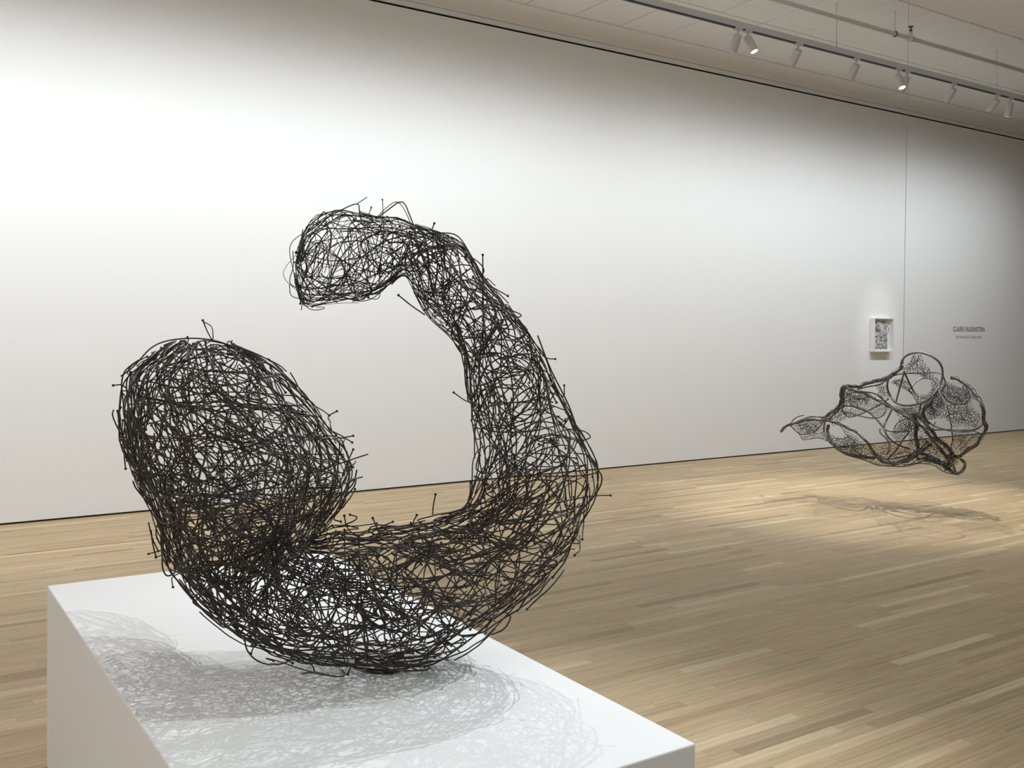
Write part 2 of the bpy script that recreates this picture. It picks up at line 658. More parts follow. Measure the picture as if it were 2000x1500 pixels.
def cr(A, s):
    s = min(max(s, 0.0), NS - 1.0001)
    i = int(s)
    t = s - i
    p1, p2 = A[i], A[i + 1]
    p0 = A[i - 1] if i > 0 else 2 * p1 - p2
    p3 = A[i + 2] if i + 2 < NS else 2 * p2 - p1
    return 0.5 * (2 * p1 + (p2 - p0) * t + (2 * p0 - 5 * p1 + 4 * p2 - p3) * t * t + (3 * p1 - p0 - 3 * p2 + p3) * t ** 3)


# dense table of the sections for quick look-up
TAB = 40
S_IDX = np.linspace(0, NS - 1, (NS - 1) * TAB + 1)
T_C = np.array([cr(SC, s) for s in S_IDX])
T_1 = np.array([cr(SE1, s) for s in S_IDX])
T_2 = np.array([cr(SE2, s) for s in S_IDX])
T_L = np.linalg.norm(np.gradient(T_C, axis=0), axis=1) * TAB     # metres per unit s
T_A = np.linalg.norm(T_1, axis=1)
T_B = np.linalg.norm(T_2, axis=1)


def lump(s, th):
    return (1 + 1.6 * math.exp(-(s / 5.0) ** 2)) * (0.022 * math.sin(1.3 * s + 1.7 * math.sin(th + 0.4 * s)) + 0.022 * math.sin(2.3 * s + 2 * th + 1.0)
            + 0.020 * math.sin(3.1 * s - 3 * th + 2.2))


def surf(s, th, r):
    k = int(round(min(max(s, 0), NS - 1) * TAB))
    r = r * (0.975 + lump(s, th))
    return EYE3 + T_C[k] + r * (math.cos(th) * T_1[k] + math.sin(th) * T_2[k])


def walk(s, th, r, phi, L, kap, bend=0.06, rr=(0.78, 1.0), step=0.024):
    pts = []
    todo = 0.0
    rv = 0.0
    for _ in range(max(4, int(L / step))):
        pts.append(surf(s, th, r))
        k = int(round(min(max(s, 0), NS - 1) * TAB))
        ls = max(T_L[k] + 0.0, 0.045)
        # local length per s at this th (wider on the outer side of a bend)
        k2 = min(k + 4, len(S_IDX) - 1)
        k1 = max(k - 4, 0)
        q = (T_C[k2] + math.cos(th) * T_1[k2]) - (T_C[k1] + math.cos(th) * T_1[k1])
        ls = max(np.linalg.norm(q) / ((k2 - k1) / TAB), 0.03)
        rad = max(math.hypot(T_A[k] * math.sin(th), T_B[k] * math.cos(th)) * r, 0.02)
        s += math.cos(phi) * step / ls
        th += math.sin(phi) * step / rad
        if 12.5 < s < 21.0 and math.cos(th) < -0.68 and random.random() < 0.7:
            phi = -phi
            th += math.sin(phi) * step / rad * 1.5
        if s < 0.05 or s > NS - 1.05:
            if len(pts) > 5:
                break
            phi = math.pi - phi
            s = min(max(s, 0.05), NS - 1.05)
        if todo == 0.0 and random.random() < bend:
            todo = random.choice((-1, 1)) * random.uniform(0.9, 2.2)
        d = max(-0.75, min(0.75, todo))
        todo -= d
        if abs(todo) < 1e-6:
            todo = 0.0
        if random.random() < 0.09:
            kap = random.gauss(0, 4.5) if kap != 0 else 0.0
        phi += kap * step + random.gauss(0, 0.03) + d
        rv = 0.75 * rv + random.gauss(0, 0.011)
        if not rr[0] < r + rv < rr[1]:
            rv = -0.5 * rv
        r = min(max(r + rv, rr[0]), rr[1])
    return pts


def chaikin(P):
    P = np.asarray(P)
    Q = np.empty((2 * (len(P) - 1) + 2, 3))
    Q[0], Q[-1] = P[0], P[-1]
    Q[1:-1:2] = 0.75 * P[:-1] + 0.25 * P[1:]
    Q[2:-1:2] = 0.25 * P[:-1] + 0.75 * P[1:]
    return Q


def nail(P, rad, head=True, sides=6):
    """one bent nail: a round wire with a flared head at its far end"""
    P = chaikin(P)
    lo = PLINTH_Z + rad + 0.0005
    P[:, 2] = np.maximum(P[:, 2], lo)
    n = len(P)
    R = np.full(n, rad)
    if head:
        t = P[-1] - P[-2]
        t = t / max(np.linalg.norm(t), 1e-9)
        e = P[-1]
        ext = [e + t * 0.0012, e + t * 0.003, e + t * 0.0055, e + t * 0.0065]
        P = np.vstack([P, ext])
        P[:, 2] = np.maximum(P[:, 2], PLINTH_Z + 0.0005 + rad * 2.0 * (np.arange(len(P)) > n - 2) + rad * (np.arange(len(P)) <= n - 2))
        R = np.concatenate([R, [rad * 1.5, rad * 2.1, rad * 2.0, rad * 1.0]])
    return tube(P, R, sides)


# weight of each piece of the body: area times density
w = np.interp(S_IDX, np.arange(NS), SDEN) * T_L * (T_A + T_B)
w /= w.sum()
cum = np.cumsum(w)
wires = []          # (size, verts, faces)


def wire_radius(s):
    if s < 4.5:
        return random.choice((0.0008, 0.0010, 0.0011, 0.0013, 0.0017))
    if s < 7:
        return random.choice((0.0013, 0.0016, 0.0019))
    return random.uniform(0.0016, 0.0021)


def add_wire(P, rad, head=True):
    P = np.asarray(P)
    V, Fc = nail(P, rad, head)
    c = P.mean(0)
    d = np.linalg.norm(c - EYE3)
    ln = np.linalg.norm(np.diff(P, axis=0), axis=1).sum()
    k = np.argmin(np.linalg.norm(T_C + EYE3 - c, axis=1))
    front = np.dot(c - EYE3 - T_C[k], T_2[k]) / max(T_B[k] ** 2, 1e-6)
    wires.append((ln * rad * (1.6 if front < -0.2 else 0.6), V, Fc))


def stretch(s, th):
    k = int(round(min(max(s, 0), NS - 1) * TAB))
    k1, k2 = max(k - 4, 0), min(k + 4, len(S_IDX) - 1)
    f = [np.linalg.norm((T_C[k2] + math.cos(a) * T_1[k2]) - (T_C[k1] + math.cos(a) * T_1[k1])) for a in (th, 0.0, math.pi)]
    return f[0] / max(max(f), 1e-6)


N_WIRES = 1130
for i in range(N_WIRES):
    s = S_IDX[np.searchsorted(cum, random.random() * 0.99999)]
    for _ in range(12):     # even cover: the inside of a bend holds fewer starts
        th = random.uniform(0, 2 * math.pi)
        if random.random() < stretch(s, th):
            break
    q = random.random()
    dense = np.interp(s, np.arange(NS), SDEN)
    L = random.uniform(0.2, 0.6)
    if s < 4.5:
        L = random.uniform(0.2, 0.45)
    phi = random.uniform(0, 2 * math.pi)
    if q < 0.62:
        P = walk(s, th, random.uniform(0.84, 1.04), phi, L, random.gauss(0, 4.2), 0.075, (0.78, 1.04))
    elif q < 0.84:
        P = walk(s, th, random.uniform(0.35, 0.85), phi, L, random.gauss(0, 4.5), 0.06, (0.25, 0.9))
    else:
        # a straighter nail driven through the body from skin to skin
        s2 = min(max(s + random.gauss(0, 0.9), 0.1), NS - 1.1)
        a0, a1 = surf(s, th, 0.96), surf(s2, th + random.uniform(1.2, 5.0), 0.94)
        Lc = np.linalg.norm(a1 - a0)
        if Lc > 0.55:
            a1 = a0 + (a1 - a0) * 0.55 / Lc
        m = (a0 + a1) / 2 + RNG.normal(0, 0.022, 3)
        P = smooth_path([a0, m, a1], 4)
        wires_end = True
    # some ends spring free of the surface
    P = list(P)
    if random.random() < 0.09 and len(P) > 6:
        out = P[-1] - (EYE3 + T_C[np.argmin(np.linalg.norm(T_C + EYE3 - P[-1], axis=1))])
        out = out / max(np.linalg.norm(out), 1e-6)
        k = random.uniform(0.006, 0.022)
        t = P[-1] - P[-2]
        P.append(P[-1] + t * 0.6 + out * k * 0.5)
        P.append(P[-1] + t * 0.3 + out * k)
    add_wire(P, wire_radius(s), random.random() < 0.8)

# long rods that draw the outline and run lengthwise along the arm and the foot
for th0, rep in ((0.0, 17), (math.pi, 13)):
    for i in range(rep):
        s = random.uniform(0.3, NS - 2)
        if th0 > 1 and 11.5 < s < 21.5:
            continue
        L = random.uniform(0.25, 0.6)
        P = walk(s, th0 + random.gauss(0, 0.16), random.uniform(0.98, 1.06), random.choice((0, math.pi)) + random.gauss(0, 0.25),
                 L, random.gauss(0, 1.5), 0.0, (0.95, 1.08))
        add_wire(P, wire_radius(s), True)
for i in range(76):
    s = random.uniform(3, 24)
    P = walk(s, random.uniform(-2.2, 2.2), random.uniform(0.9, 1.0), random.choice((0, math.pi)) + random.gauss(0, 0.25),
             random.uniform(0.3, 0.7), random.gauss(0, 1.0), 0.01, (0.86, 1.0))
    add_wire(P, wire_radius(s), True)

# loose loops that stand a little proud of the skin
for i in range(95):
    s = random.uniform(0.5, 25.0)
    th = random.choice((0.0, math.pi)) + random.gauss(0, 0.5) if random.random() < 0.6 else random.uniform(0, 6.28)
    if 13 < s < 20.5 and math.cos(th) < -0.5:
        continue
    P = walk(s, th, random.uniform(1.0, 1.1), random.uniform(0, 6.28), random.uniform(0.14, 0.34),
             random.choice((-1, 1)) * random.uniform(4, 11), 0.13, (0.94, 1.17 if s < 20 else 1.10))
    add_wire(P, wire_radius(s), random.random() < 0.7)


# rods that can be read one by one against the wall, traced where they stand
def traced(pts, dist, rad, head=True):
    P = smooth_path([EYE3 + px_dir(a, b) * (dist + dd) for a, b, dd in pts], 4)
    add_wire(P, rad, head)


traced([(236, 735, 0), (262, 715, -.02), (300, 676, -.04), (350, 662, -.05), (414, 664, -.04), (470, 685, 0), (520, 725, .02)], 2.70, 0.0019)
traced([(414, 664, -.04), (404, 645, -.03), (397, 628, -.03)], 2.70, 0.0017)
traced([(397, 628, -.03), (413, 638, -.03), (416, 655, -.04), (414, 664, -.04), (395, 676, 0)], 2.70, 0.0015, False)
traced([(524, 700, 0), (560, 735, 0), (600, 775, 0), (628, 820, .02), (655, 848, .02)], 2.70, 0.0019)
traced([(520, 708, 0), (500, 712, 0), (470, 720, 0.03)], 2.66, 0.0018)
traced([(655, 410, 0), (640, 425, 0), (600, 470, .02), (588, 520, .03), (620, 570, 0), (655, 588, 0)], 2.70, 0.0016)
traced([(600, 455, 0), (640, 425, -.02), (695, 398, 0), (702, 415, .02), (706, 432, .03)], 2.70, 0.0016, False)
traced([(696, 399, 0), (717, 385, 0)], 2.70, 0.0013, False)
traced([(735, 428, 0), (755, 412, 0), (785, 394, 0), (800, 420, 0), (812, 455, .01), (818, 500, .02)], 2.70, 0.0019, False)
traced([(732, 430, 0), (750, 410, 0), (774, 394, .02), (790, 410, .02), (808, 450, .03)], 2.70, 0.0012, False)
traced([(820, 458, 0), (858, 455, 0), (892, 460, 0), (915, 490, 0), (940, 540, 0), (980, 590, 0)], 2.66, 0.0020, False)
traced([(942, 600, 0), (943, 560, 0), (943, 500, 0)], 2.64, 0.0018)
traced([(900, 500, 0), (925, 505, 0), (945, 525, 0), (938, 540, 0), (920, 545, 0)], 2.64, 0.0018, False)
traced([(930, 545, 0), (960, 560, 0), (990, 577, 0)], 2.64, 0.0019)
traced([(830, 615, 0), (805, 598, 0), (780, 578, 0)], 2.64, 0.0021)
traced([(945, 575, 0), (985, 600, 0), (1018, 615, 0), (1005, 622, 0)], 2.64, 0.0019, False)
traced([(565, 555, 0), (572, 580, 0), (620, 585, 0)], 2.70, 0.0012, False)
traced([(572, 490, 0), (573, 520, 0), (566, 552, 0), (590, 568, 0)], 2.70, 0.0013, False)
traced([(640, 500, 0), (600, 560, 0), (588, 606, 0)], 2.70, 0.0013, False)
traced([(743, 548, 0), (740, 582, 0), (715, 580, 0), (690, 565, 0)], 2.70, 0.0011, False)
traced([(930, 790, 0), (908, 782, 0), (888, 768, 0)], 2.62, 0.0018)
traced([(1085, 760, 0), (1101, 775, 0), (1102, 755, 0)], 2.60, 0.0018)
traced([(1050, 655, 0), (1075, 720, 0), (1110, 790, 0), (1132, 850, 0), (1160, 905, 0), (1176, 935, 0), (1160, 970, 0), (1125, 1005, 0)], 2.60, 0.0021, False)
traced([(1060, 930, 0), (1120, 930, 0), (1160, 925, 0), (1168, 915, 0), (1150, 890, 0), (1120, 885, 0)], 2.60, 0.0019, False)
traced([(1080, 850, 0), (1130, 860, 0), (1153, 854, 0), (1140, 842, 0), (1110, 838, 0)], 2.60, 0.0018, False)
traced([(845, 1005, 0), (846, 990, 0), (850, 968, 0)], 2.58, 0.0018)
traced([(915, 985, 0), (918, 965, 0), (919, 945, 0)], 2.58, 0.0019)
traced([(805, 1030, 0), (808, 1018, 0), (813, 1008, 0)], 2.58, 0.0018)
traced([(745, 1050, 0), (738, 1035, 0), (729, 1014, 0)], 2.58, 0.0018)
traced([(735, 1035, 0), (750, 1026, 0), (765, 1020, 0)], 2.58, 0.0018)
traced([(660, 1030, 0), (690, 1018, 0), (697, 1010, 0), (686, 1006, 0)], 2.58, 0.0018)
traced([(295, 1035, 0), (298, 1060, 0), (304, 1086, 0)], 2.66, 0.0019)
traced([(290, 1020, 0), (297, 1050, 0), (308, 1074, 0)], 2.66, 0.0018)
traced([(318, 1070, 0), (317, 1105, 0), (325, 1124, 0), (340, 1120, 0), (345, 1105, 0)], 2.63, 0.0021, False)
traced([(242, 875, 0), (243, 895, 0), (245, 913, 0)], 2.70, 0.0018)
traced([(222, 800, 0), (220, 812, 0), (232, 840, 0), (255, 880, 0), (275, 930, 0)], 2.70, 0.0019, False)
traced([(640, 838, 0), (665, 850, 0), (686, 863, 0)], 2.70, 0.0018)
traced([(668, 930, 0), (680, 900, 0), (689, 880, 0)], 2.70, 0.0018)
traced([(1010, 1195, 0), (1040, 1150, 0), (1062, 1130, 0), (1060, 1112, 0), (1045, 1120, 0)], 2.56, 0.0021, False)
traced([(1040, 1125, 0), (1065, 1114, 0), (1083, 1106, 0)], 2.56, 0.0020)
traced([(960, 1240, 0), (985, 1228, 0), (997, 1205, 0), (985, 1195, 0)], 2.55, 0.0020, False)
traced([(1055, 1090, 0), (1085, 1085, 0), (1110, 1060, 0), (1126, 1040, 0)], 2.55, 0.0021)

big = empty('wire_sculpture', (*((pA + pC) / 2)[:2], PLINTH_Z),
            'large dark iron wire sculpture curling up from a dense bulb on the plinth', 'sculpture')
wires.sort(key=lambda t: -t[0])
for sz, V, Fc in wires[:295]:
    o = link_np('bent_wire', V, Fc, M_IRON)
    child(o, big)
Vs, Fs, base = [], [], 0
for sz, V, Fc in wires[295:]:
    Vs.append(V)
    Fs += [tuple(k + base for k in q) for q in Fc]
    base += len(V)
o = link_np('wire_tangle', np.vstack(Vs), Fs, M_IRON)
o['kind'] = 'stuff'
child(o, big)

# ------------------------------------------------------------------ the hanging sculpture of tubes and net
HD = 8.7


def hdepth(x, y):
    return (HD + 0.50 * (1727 - x) / 200 + 0.10 * math.sin(x / 31.0) * math.cos(y / 27.0) + 0.12 * math.sin(y / 23.0 + x / 57.0))


hang = empty('hanging_sculpture', px(1764, 716, hdepth(1764, 716)),
             'dark net and tube sculpture hanging above the oak floor on a thin cable', 'sculpture')
PXM = HD / F     # metres per pixel there

# (layer, radius px, [(x, y), ...]): layer pushes the middle of the tube towards (-) or away from the eye
TUBES = [
    (-.30, 3.3, [(1526, 843), (1531, 836), (1543, 829.6), (1570, 822), (1592, 819.7), (1620, 822), (1642, 829.6), (1669, 843), (1677, 847), (1693, 864), (1704, 879), (1713, 894)]),
    (.05, 1.9, [(1543, 829.6), (1552, 817.5), (1563, 812.5), (1570, 811.5)]),
    (-.10, 2.6, [(1556, 824), (1580, 814.7), (1598, 814), (1609, 816.4), (1625, 819)]),
    (.10, 4.0, [(1606, 818), (1625, 805), (1638, 794), (1643, 784), (1643, 770), (1645, 759), (1651, 755)]),
    (.05, 2.6, [(1612, 823), (1628, 810), (1642, 797), (1648, 786), (1648, 770), (1650, 758)]),
    (.10, 4.2, [(1647, 755), (1660, 754.5), (1673, 755), (1695, 748), (1722, 741.6), (1739, 735), (1750, 726), (1762, 716)]),
    (.15, 3.0, [(1675, 760), (1682, 758), (1700, 754), (1717, 751.5), (1728, 745), (1740, 737)]),
    (-.25, 3.1, [(1760, 717), (1761, 706), (1768, 696.5), (1780, 690.5), (1797, 688.8), (1816, 694.3), (1831, 704), (1839, 716), (1841, 729.5), (1839, 744), (1832, 759), (1816, 778), (1799, 787), (1777, 792), (1761, 791), (1748, 785.6), (1739, 773), (1733, 757), (1735, 742), (1742, 729.5), (1750, 725), (1757, 720)]),
    (.12, 2.6, [(1839, 716), (1842, 735), (1846, 745), (1845, 755), (1838, 762)]),
    (-.20, 2.7, [(1764, 718), (1765, 729.5), (1759, 751), (1754, 770), (1750, 786)]),
    (.10, 3.0, [(1764, 722), (1775, 746), (1786, 768), (1794, 787), (1797, 799)]),
    (.30, 2.2, [(1740, 735), (1761, 730), (1783, 729), (1816, 728), (1829, 728), (1841, 731)]),
    (.22, 2.4, [(1774, 762), (1780, 757), (1788, 747), (1799, 740), (1810, 738.3), (1821, 741.6), (1828, 749), (1832, 757)]),
    (.05, 2.5, [(1774, 762), (1783, 771), (1792, 786)]),
    (-.35, 3.5, [(1649, 757), (1667, 762), (1686, 767), (1706, 777), (1722, 785.6), (1744, 797.7), (1761, 807.6), (1783, 822), (1803, 835), (1813, 848), (1824, 863), (1835, 876), (1846, 890), (1858, 904)]),
    (-.15, 2.8, [(1684, 765), (1706, 768), (1717, 774), (1728, 784), (1744, 796)]),
    (.10, 2.1, [(1646, 786), (1651, 777), (1660, 769), (1673, 766), (1686, 767.5)]),
    (-.05, 3.1, [(1640, 797), (1651, 793), (1664, 793), (1678, 797.7), (1695, 804), (1708, 815), (1717, 825), (1726, 837), (1732, 850), (1743, 862), (1759, 871), (1776, 877)]),
    (.20, 2.1, [(1644, 799), (1649, 807.6), (1656, 813.6), (1667, 813.6), (1684, 807.6), (1700, 800), (1721, 789), (1736, 779)]),
    (-.20, 2.1, [(1645, 804), (1662, 807.6), (1684, 813.6), (1700, 816.4), (1715, 816), (1726, 810), (1730, 801), (1729, 791)]),
    (.05, 2.9, [(1743, 798), (1734, 816), (1728, 828.5), (1727, 838), (1743, 842.7), (1760, 842.7), (1776, 841)]),
    (-.12, 2.6, [(1718.8, 838), (1719, 845), (1726, 851.5), (1733, 859), (1736.5, 868), (1736.5, 879), (1731, 888)]),
    (.15, 2.7, [(1776, 843), (1763, 860), (1754, 874), (1746, 884), (1732, 899)]),
    (-.05, 3.6, [(1619, 829), (1616.5, 842), (1620, 855), (1628, 868), (1638, 877), (1657, 886.7), (1682, 892), (1708, 895.5)]),
    (.12, 2.4, [(1611, 824), (1609, 838), (1612, 852), (1622, 866)]),
    (-.05, 1.8, [(1633, 877), (1655, 889), (1688, 898), (1710, 907.6), (1726, 910), (1754, 911), (1770, 911), (1787, 906.5), (1803, 905), (1822, 908.5), (1844, 921), (1858, 925), (1873, 927)]),
    (-.15, 4.4, [(1713, 894), (1726, 901), (1743, 905), (1760, 902), (1776, 897.7), (1792, 887), (1809, 872), (1818, 868)]),
    (.15, 2.9, [(1706, 882), (1718, 891), (1732, 896.6), (1754, 894), (1776, 888), (1790, 880)]),
    (.25, 2.2, [(1822, 840), (1841, 839.4), (1857, 838.9), (1874, 840), (1896, 840.5), (1912, 846)]),
    (-.20, 2.7, [(1816, 826), (1824, 831.7), (1841, 837.8), (1857, 841.6), (1874, 843), (1890, 842.7), (1907, 838), (1920, 828)]),
    (-.08, 3.6, [(1857, 738), (1868, 739), (1880, 746), (1892, 755), (1902, 765), (1912, 780), (1917.6, 792), (1921, 808), (1922.4, 825), (1926, 833), (1921.6, 846), (1914, 859), (1904, 870), (1888, 880), (1873, 892)]),
    (.15, 2.1, [(1836, 764), (1848, 780), (1860, 788), (1875, 790), (1888, 787), (1894, 777), (1892, 766), (1886, 753), (1880, 746)]),
    (.00, 3.6, [(1830, 762), (1817, 785), (1807, 796), (1803, 807), (1807, 820), (1816, 827)]),
    (.05, 2.5, [(1799, 788), (1797, 799), (1792, 812)]),
    (.10, 4.6, [(1785, 808), (1788, 820), (1790, 835), (1788, 851), (1792, 868), (1795, 885)]),
    (-.10, 3.8, [(1790, 808), (1800, 818), (1813, 833), (1824, 848), (1835, 860), (1850, 873), (1862, 886)]),
    (.05, 3.4, [(1795, 886), (1808, 888), (1822, 893), (1844, 906)]),
    (.00, 3.8, [(1790, 893), (1813, 898), (1835, 904), (1852, 915)]),
    (-.05, 3.3, [(1864, 888), (1874, 895), (1881.7, 901), (1884, 909), (1880.6, 918), (1873, 924), (1862, 922), (1852, 916)]),
    (.10, 2.4, [(1866, 893), (1885, 885), (1907, 871), (1916, 858)]),
    (.05, 1.7, [(1848.7, 790), (1852, 802), (1857, 826), (1858.6, 841.6), (1861, 857), (1858, 874), (1860, 886)]),
    (.05, 1.8, [(1544, 831), (1552, 840), (1560, 846), (1571, 848.6), (1590, 844), (1603, 831), (1610, 820)]),
    (.08, 1.3, [(1560, 846), (1564, 853), (1569, 859), (1580, 858), (1599, 855.5), (1617, 862)]),
    (.15, 1.2, [(1636, 827), (1646, 838), (1652, 848), (1668, 862), (1690, 875), (1704, 884)]),
    (.15, 2.0, [(1746, 838), (1753, 826), (1765, 820), (1782, 818)]),
    (.20, 1.8, [(1822, 838), (1823, 832), (1827, 825)]),
    (.10, 3.4, [(1760, 901), (1780, 888), (1800, 876), (1812, 862)]),
    (-.05, 3.0, [(1846, 890), (1856, 900), (1862, 910), (1866, 921)]),
    (.10, 3.2, [(1857, 884), (1856, 896), (1850, 908), (1846, 918)]),
]


def hpath(pts, layer, per=5):
    P2 = smooth_path([(a, b, 0) for a, b in pts], per)[:, :2]
    n = len(P2)
    return np.array([px(a, b, hdepth(a, b) + layer * math.sin(math.pi * i / (n - 1))) for i, (a, b) in enumerate(P2)])


binder_V, binder_F, bbase = [], [], 0


def pack(V, Fc):
    global bbase
    binder_V.append(V)
    binder_F.extend(tuple(k + bbase for k in q) for q in Fc)
    bbase += len(V)


for lay, r, pts in TUBES:
    P = hpath(pts, lay)
    rad = r * PXM * (0.62 if r < 3.6 else 0.72)
    V, Fc = tube(P, rad, 8)
    child(link_np('bent_tube', V, Fc, M_TUBE), hang)
    # fine wire wound round the tubes that carry net
    if r >= 3.3:
        seg = np.linalg.norm(np.diff(P, axis=0), axis=1)
        cl = np.concatenate([[0], np.cumsum(seg)])
        for q in range(5):
            u = np.linspace(0, cl[-1], int(cl[-1] / 0.012) + 4)
            C = np.stack([np.interp(u, cl, P[:, k]) for k in range(3)], 1)
            T = np.gradient(C, axis=0)
            T /= np.linalg.norm(T, axis=1, keepdims=True)
            n1 = np.cross(T, [0.2, 0.3, 0.93])
            n1 /= np.linalg.norm(n1, axis=1, keepdims=True)
            n2 = np.cross(T, n1)
            a = u * random.uniform(25, 60) * random.choice((-1, 1)) + random.uniform(0, 6.28)
            rr = rad * (1.12 + 0.28 * np.abs(np.sin(u * random.uniform(18, 40) + q)))
            C = C + n1 * (np.cos(a) * rr)[:, None] + n2 * (np.sin(a) * rr)[:, None]
            pack(*tube(C, 0.0021, 4))

# net patches: outline polygons filled with an irregular cell net
NETS = [
    (.16, 4.2, [(1648, 758), (1667, 763), (1686, 767), (1706, 777), (1728, 788), (1741, 798), (1730, 803), (1722, 811), (1714, 816), (1700, 804), (1678, 797), (1664, 793), (1650, 793), (1642, 790), (1644, 772)]),
    (-.10, 4.6, [(1648, 760), (1667, 764), (1684, 768), (1700, 776), (1690, 790), (1664, 792), (1645, 792), (1644, 772)]),
    (.10, 4.6, [(1642, 795), (1664, 795), (1680, 799), (1690, 803), (1672, 813), (1655, 816), (1640, 824), (1628, 832), (1612, 820), (1630, 803)]),
    (.12, 4.4, [(1546, 832), (1560, 826), (1578, 822), (1606, 822), (1612, 826), (1618, 835), (1616, 848), (1618, 862), (1599, 855), (1580, 858), (1569, 859), (1560, 846)]),
    (-.10, 4.8, [(1560, 826), (1578, 822), (1606, 822), (1600, 836), (1588, 845), (1571, 848), (1558, 842)]),
    (-.10, 4.6, [(1620, 850), (1628, 852), (1645, 856), (1653, 848), (1648, 838), (1660, 845), (1680, 858), (1695, 872), (1706, 886), (1712, 896), (1690, 895), (1660, 888), (1636, 877), (1625, 868)]),
    (.20, 5.2, [(1622, 848), (1645, 857), (1654, 848), (1672, 858), (1690, 872), (1704, 884), (1712, 896), (1690, 895), (1660, 888), (1636, 877)]),
    (.12, 4.4, [(1636, 877), (1660, 888), (1700, 896), (1720, 905), (1745, 908), (1770, 906), (1790, 895), (1800, 895), (1830, 903), (1850, 918), (1825, 909), (1803, 906), (1787, 907), (1770, 911), (1726, 910), (1700, 903), (1655, 889)]),
    (.20, 4.4, [(1700, 868), (1720, 873), (1733, 860), (1745, 868), (1760, 873), (1778, 876), (1795, 884), (1780, 895), (1755, 903), (1735, 903), (1715, 897), (1705, 885)]),
    (.15, 4.8, [(1762, 716), (1770, 712), (1777, 708), (1780, 700), (1785, 692), (1797, 690), (1803, 705), (1810, 714), (1817, 724), (1825, 735), (1838, 745), (1832, 758), (1820, 742), (1805, 739), (1795, 733), (1780, 729), (1766, 730)]),
    (.15, 4.4, [(1780, 757), (1786, 764), (1795, 770), (1808, 771), (1817, 765), (1820, 755), (1817, 745), (1828, 750), (1832, 758), (1816, 777), (1800, 786), (1794, 783), (1786, 768)]),
    (.20, 4.4, [(1740, 745), (1750, 741), (1765, 739), (1772, 745), (1777, 757), (1783, 770), (1770, 762), (1757, 757), (1745, 753)]),
    (.10, 4.4, [(1711, 752), (1726, 750), (1733, 757), (1738, 772), (1735, 780), (1720, 778), (1710, 771), (1716, 766)]),
    (.10, 4.2, [(1745, 793), (1760, 792), (1777, 793), (1797, 789), (1800, 800), (1792, 813), (1800, 822), (1790, 835), (1778, 842), (1765, 842), (1752, 838), (1757, 828), (1755, 815), (1748, 803)]),
    (-.12, 4.2, [(1750, 800), (1777, 796), (1797, 792), (1806, 806), (1803, 820), (1790, 826), (1768, 812)]),
    (.12, 4.2, [(1750, 837), (1757, 826), (1776, 822), (1790, 835), (1790, 870), (1795, 884), (1780, 880), (1770, 872), (1776, 858), (1773, 848), (1762, 857), (1750, 860), (1737, 848), (1743, 842)]),
    (.10, 4.2, [(1800, 788), (1817, 778), (1832, 763), (1838, 752), (1842, 760), (1848, 780), (1845, 800), (1835, 812), (1820, 818), (1812, 826), (1803, 812), (1806, 797)]),
    (.20, 4.8, [(1802, 792), (1830, 768), (1846, 784), (1840, 804), (1816, 822)]),
    (.22, 5.6, [(1848, 780), (1860, 788), (1875, 790), (1893, 780), (1898, 785), (1900, 800), (1910, 806), (1918, 815), (1920, 826), (1910, 836), (1895, 841), (1880, 828), (1870, 835), (1858, 838), (1856, 826), (1848, 819), (1838, 816), (1822, 820), (1835, 806), (1842, 795)]),
    (-.15, 7.0, [(1848, 782), (1875, 792), (1896, 792), (1916, 815), (1908, 834), (1880, 828), (1856, 824), (1840, 812)]),
    (.15, 4.0, [(1838, 748), (1850, 745), (1862, 752), (1875, 758), (1885, 750), (1893, 757), (1903, 768), (1912, 782), (1897, 780), (1890, 787), (1875, 790), (1860, 787), (1848, 780), (1838, 765)]),
    (-.10, 4.6, [(1840, 752), (1858, 752), (1875, 760), (1892, 764), (1888, 786), (1872, 789), (1852, 782), (1840, 766)]),
    (.15, 4.8, [(1860, 845), (1880, 846), (1893, 845), (1908, 848), (1916, 856), (1904, 868), (1888, 877), (1870, 888), (1860, 884), (1850, 872), (1835, 858), (1845, 858), (1858, 868)]),
    (.12, 4.2, [(1795, 850), (1812, 850), (1824, 864), (1836, 876), (1847, 890), (1858, 905), (1858, 920), (1845, 915), (1825, 903), (1800, 890), (1795, 884), (1792, 868)]),
    (-.08, 4.2, [(1790, 836), (1815, 832), (1824, 848), (1850, 873), (1866, 888), (1872, 895), (1858, 903), (1846, 890), (1824, 863), (1812, 848), (1800, 850)]),
    (.12, 3.4, [(1853, 886), (1868, 891), (1873, 903), (1864, 912), (1862, 921), (1870, 925), (1858, 924), (1846, 918), (1840, 906)]),
    (-.06, 3.6, [(1795, 884), (1815, 888), (1840, 900), (1858, 908), (1856, 922), (1830, 905), (1800, 896)]),
]


def inside(x, y, poly):
    c = False
    j = len(poly) - 1
    for i in range(len(poly)):
        xi, yi = poly[i]
        xj, yj = poly[j]
        if (yi > y) != (yj > y) and x < (xj - xi) * (y - yi) / (yj - yi) + xi:
            c = not c
        j = i
    return c


def edge_dist(x, y, poly):
    d = 1e9
    for i in range(len(poly)):
        ax, ay = poly[i - 1]
        bx, by = poly[i]
        vx, vy = bx - ax, by - ay
        t = max(0, min(1, ((x - ax) * vx + (y - ay) * vy) / (vx * vx + vy * vy + 1e-9)))
        d = min(d, math.hypot(x - ax - t * vx, y - ay - t * vy))
    return d


